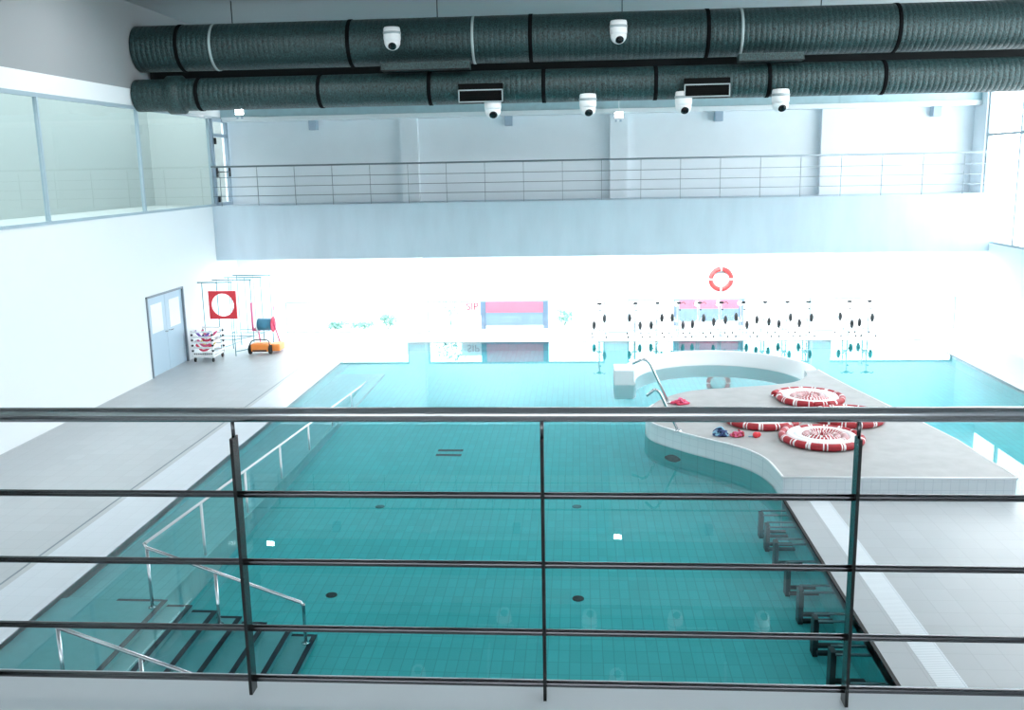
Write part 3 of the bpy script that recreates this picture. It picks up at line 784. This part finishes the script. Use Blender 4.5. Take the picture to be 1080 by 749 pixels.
# red board with a round hole, hung on the front frame
b = MB(); N = 48; R_ = .305; S_ = .375
ring = [(R_ * math.cos(2 * PI * i / N), R_ * math.sin(2 * PI * i / N)) for i in range(N)]
def sq(i):
    a = 2 * PI * i / N; c, s_ = math.cos(a), math.sin(a); m_ = max(abs(c), abs(s_)); return (S_ * c / m_, S_ * s_ / m_)
fr = [[b.bm.verts.new((x, yy, z)) for x, z in ring] for yy in (-.02, .02)]; so = [[b.bm.verts.new((*((sq(i)[0], yy, sq(i)[1])),)) for i in range(N)] for yy in (-.02, .02)]
for i in range(N):
    j = (i + 1) % N
    b.bm.faces.new((fr[0][i], so[0][i], so[0][j], fr[0][j])); b.bm.faces.new((fr[1][i], fr[1][j], so[1][j], so[1][i]))
    b.bm.faces.new((fr[0][i], fr[0][j], fr[1][j], fr[1][i])); b.bm.faces.new((so[0][i], so[1][i], so[1][j], so[0][j]))
o = b.build('target_board', 'redBoard', loc=(-9.47, 24.46, 1.40)); tag(o, 'square red board with a large round hole hanging on the teal rack', 'board')

t = thing('basket_trolley', 'white slatted basket trolley on black wheels beside the blue door', 'trolley', (-9.80, 24.07, 0))
tw, td, th_ = .27, .38, .84
b = MB(); b.box((-tw, -td, .12), (tw, td, .16), .01); b.build('base', 'whiteMetal', t)
for sx in (-1, 1):
    for sy in (-1, 1):
        b = MB(); b.box((sx * tw - .018, sy * td - .018, .12), (sx * tw + .018, sy * td + .018, th_)); o = b.build('corner_post', 'whiteMetal', t)
        b = MB()
        for z in (.28, .42, .56, .70): b.box((sx * tw - .024, sy * td - .024, z), (sx * tw + .024, sy * td + .024, z + .05), .004)
        b.build('clip', 'black', o)
        b = MB(); b.tube([(sx * (tw - .03) - .018, sy * (td - .05), .055), (sx * (tw - .03) + .018, sy * (td - .05), .055)], .055, 16); b.box((sx * (tw - .03) - .02, sy * (td - .05) - .02, .06), (sx * (tw - .03) + .02, sy * (td - .05) + .02, .12)); b.build('wheel', 'rubber', t)
for nm, segs in (('front_side', ((-tw, -td, tw, -td),)), ('back_side', ((-tw, td, tw, td),)), ('end_side', ((-tw, -td, -tw, td),)), ('end_side', ((tw, -td, tw, td),))):
    b = MB()
    for x0, y0, x1, y1 in segs:
        for z in (.20, .36, .50, .64, .78): b.box((x0 - .008, y0 - .008, z), (x1 + .008, y1 + .008, z + .045))
    b.build(nm, 'whiteMetal', t)
b = MB()
for k_ in range(9): b.box((-tw + .03 + k_ * .056, -td - .012, .205), (-tw + .06 + k_ * .056, -td - .007, .24))
b.build('slot_row', 'black', t)
# curved foam floats sagging in the basket
cols = [('redFoam', 'crimson', .30, -.30), ('pink', 'pink', .40, -.19), ('redFoam', 'crimson', .52, -.07), ('yellow', 'yellow', .34, .04), ('pink', 'pink', .60, .15), ('purple', 'purple', .66, -.30), ('white', 'white', .44, .27)]
lab = ['crimson curved foam float low at the front of the white basket trolley', 'pink curved foam float behind the low crimson one in the basket trolley', 'crimson curved foam float across the middle of the basket trolley', 'yellow curved foam float low in the basket trolley', 'pink curved foam float on top at the rack end of the basket trolley', 'purple curved foam float on top at the front of the basket trolley', 'white curved foam float at the rack end of the basket trolley']
for (m, cn, z, dy), l in zip(cols, lab):
    pts = [(-.205 + .41 * u / 12, .02 * math.sin(u), .16 * (abs(u - 6) / 6) ** 2) for u in range(13)]
    b = MB(); b.tube(pts, .03, 12); o = b.build('foam_float', m, loc=(-9.80, 24.07 + dy, z)); tag(o, l, 'foam float', 'curved foam floats in the trolley')

t = thing('reel_caddy', 'pink caddy with a blue cable drum standing over the orange robot', 'caddy', (-8.57, 25.0, 0))
b = MB(); b.box((-.34, -.04, .62), (-.30, .04, 1.38), .01); b.box((-.34, -.04, .60), (-.12, .04, .65), .01); o = b.build('handle', 'pink', t)
b = MB(); b.cyl((-.15, 0, .78), (.24, 0, .78), .165, 28); b.build('cable_drum', 'blueDrum', t)
for x in (-.17, .25):
    b = MB(); b.lathe([(.05, -.012), (.20, -.012), (.21, 0), (.20, .012), (.05, .012)], 28, Matrix.Translation((x, 0, .78)) @ Matrix.Rotation(PI / 2, 4, 'Y')); b.build('drum_flange', 'whiteMetal' if x < 0 else 'redFoam', t)
b = MB(); b.tube([(-.30, 0, .62), (-.22, 0, .70), (-.17, 0, .78)], .02, 8); b.tube([(.27, 0, .78), (.30, 0, 1.1), (.29, 0, 1.28)], .014, 8); b.tube([(-.2, .02, .78), (-.24, .28, .3), (-.28, .44, .06)], .018, 8); b.tube([(.27, .02, .78), (.30, .28, .3), (.34, .44, .06)], .018, 8); b.tube([(-.28, .44, .06), (.34, .44, .06)], .018, 8); b.tube([(-.28, .44, .03), (-.28, .56, .03)], .02, 8); b.tube([(.34, .44, .03), (.34, .56, .03)], .02, 8); b.build('frame', 'pink', t)
t = thing('pool_robot', 'orange pool-cleaning robot with black wheels on the deck', 'pool robot', (-8.63, 24.72, 0))
b = MB(); b.box((-.25, -.05, .07), (.24, .30, .30), .05); b.build('body', 'orange', t)
b = MB(); b.box((.22, .12, .06), (.50, .60, .26), .04); o = b.build('side_body', 'orange', t)
b = MB(); b.tube(smooth_path([(-.28, -.02, .26), (-.24, .1, .36), (0, .12, .39), (.2, .1, .36), (.27, -.02, .26)], 5), .015, 8); b.build('top_bar', 'black', t)
for x in (-.29, .27):
    b = MB(); b.tube([(x - .025, .05, .13), (x + .025, .05, .13)], .128, 24); b.tube([(x - .03, .05, .13), (x + .03, .05, .13)], .05, 16); b.build('wheel', 'rubber', t)
b = MB(); b.box((-.2, -.062, .09), (.19, -.048, .13), .004); b.build('brush', 'black', t)

# ------------------------------------------------------------------ stand with the near railing
b = MB(); b.box((XL + .05, -2.9, 2.68), (XR - .05, 2.95, 2.925)); struct('balcony_floor', 'standFloor', b)
b = MB(); b.box((XL + .05, 2.95, 2.62), (XR - .05, 3.33, 2.93), .008); struct('trim_8', 'wall', b)
NY = 3.2
n_ = thing('viewing_railing', 'dark steel railing with a thick handrail crossing the whole view', 'railing', (0, NY, 0))
ZR = [4.012, 3.715, 3.453, 3.190, 2.985]
b = MB(); b.cyl((-3.2, 0, ZR[0]), (3.2, 0, ZR[0]), .0265, 32); b.build('handrail', 'railSteel', n_)
for z in ZR[1:]:
    b = MB(); b.cyl((-3.2, 0, z), (3.2, 0, z), .0125, 16); b.build('rail', 'darkSteel', n_)
for x in (-2.34, -1.238, -.132, .952, 2.05):
    b = MB(); b.box((x - .006, -.028, 2.93), (x + .006, .028, 3.93), .001)
    o = b.build('post', 'postPaint', n_)
    b = MB(); b.cyl((x, 0, 3.92), (x, 0, 3.995), .007, 10); b.build('pin', 'darkSteel', o)

# ------------------------------------------------------------------ world
wd = bpy.data.worlds.new('sky'); scn.world = wd; wd.use_nodes = True
bg = wd.node_tree.nodes['Background']; bg.inputs[0].default_value = (.90, .97, 1.0, 1); bg.inputs[1].default_value = 4.5

# ------------------------------------------------------------------ camera
F, CX, CY = 1000., 540., 374.5
vx, vy, hs = 610., 175., .019
p = (vx - CX, CY - vy); bb = .005
for _ in range(60):
    c_ = (p[0] + p[1] * bb) / F
    bb = c_ / F * (hs * (p[0] + F / c_) - p[1])
Yc = Vector((p[0], p[1], -F)).normalized(); Xc = Vector((1, bb, c_)).normalized(); Zc = Xc.cross(Yc).normalized()
cam = bpy.data.cameras.new('camera'); cam.sensor_width = 36; cam.sensor_fit = 'HORIZONTAL'; cam.lens = F / 1080 * 36
cam.clip_start = .05; cam.clip_end = 200
co = bpy.data.objects.new('camera', cam); COL.objects.link(co)
R = Matrix((Xc, Yc, Zc))            # rows: world axes seen from the camera
co.matrix_world = Matrix.Translation((0, 0, 4.86)) @ R.to_4x4()
scn.camera = co

# ------------------------------------------------------------------ view and light paths
vs = scn.view_settings
vs.view_transform = 'Standard'; vs.look = 'None'; vs.gamma = 1; vs.exposure = 0.78; vs.use_curve_mapping = False
cy = scn.cycles
cy.max_bounces = 14; cy.diffuse_bounces = 6; cy.glossy_bounces = 6; cy.transmission_bounces = 10; cy.transparent_max_bounces = 12
cy.sample_clamp_indirect = 8; cy.caustics_refractive = True; cy.caustics_reflective = True
cy.use_denoising = True; cy.blur_glossy = .5
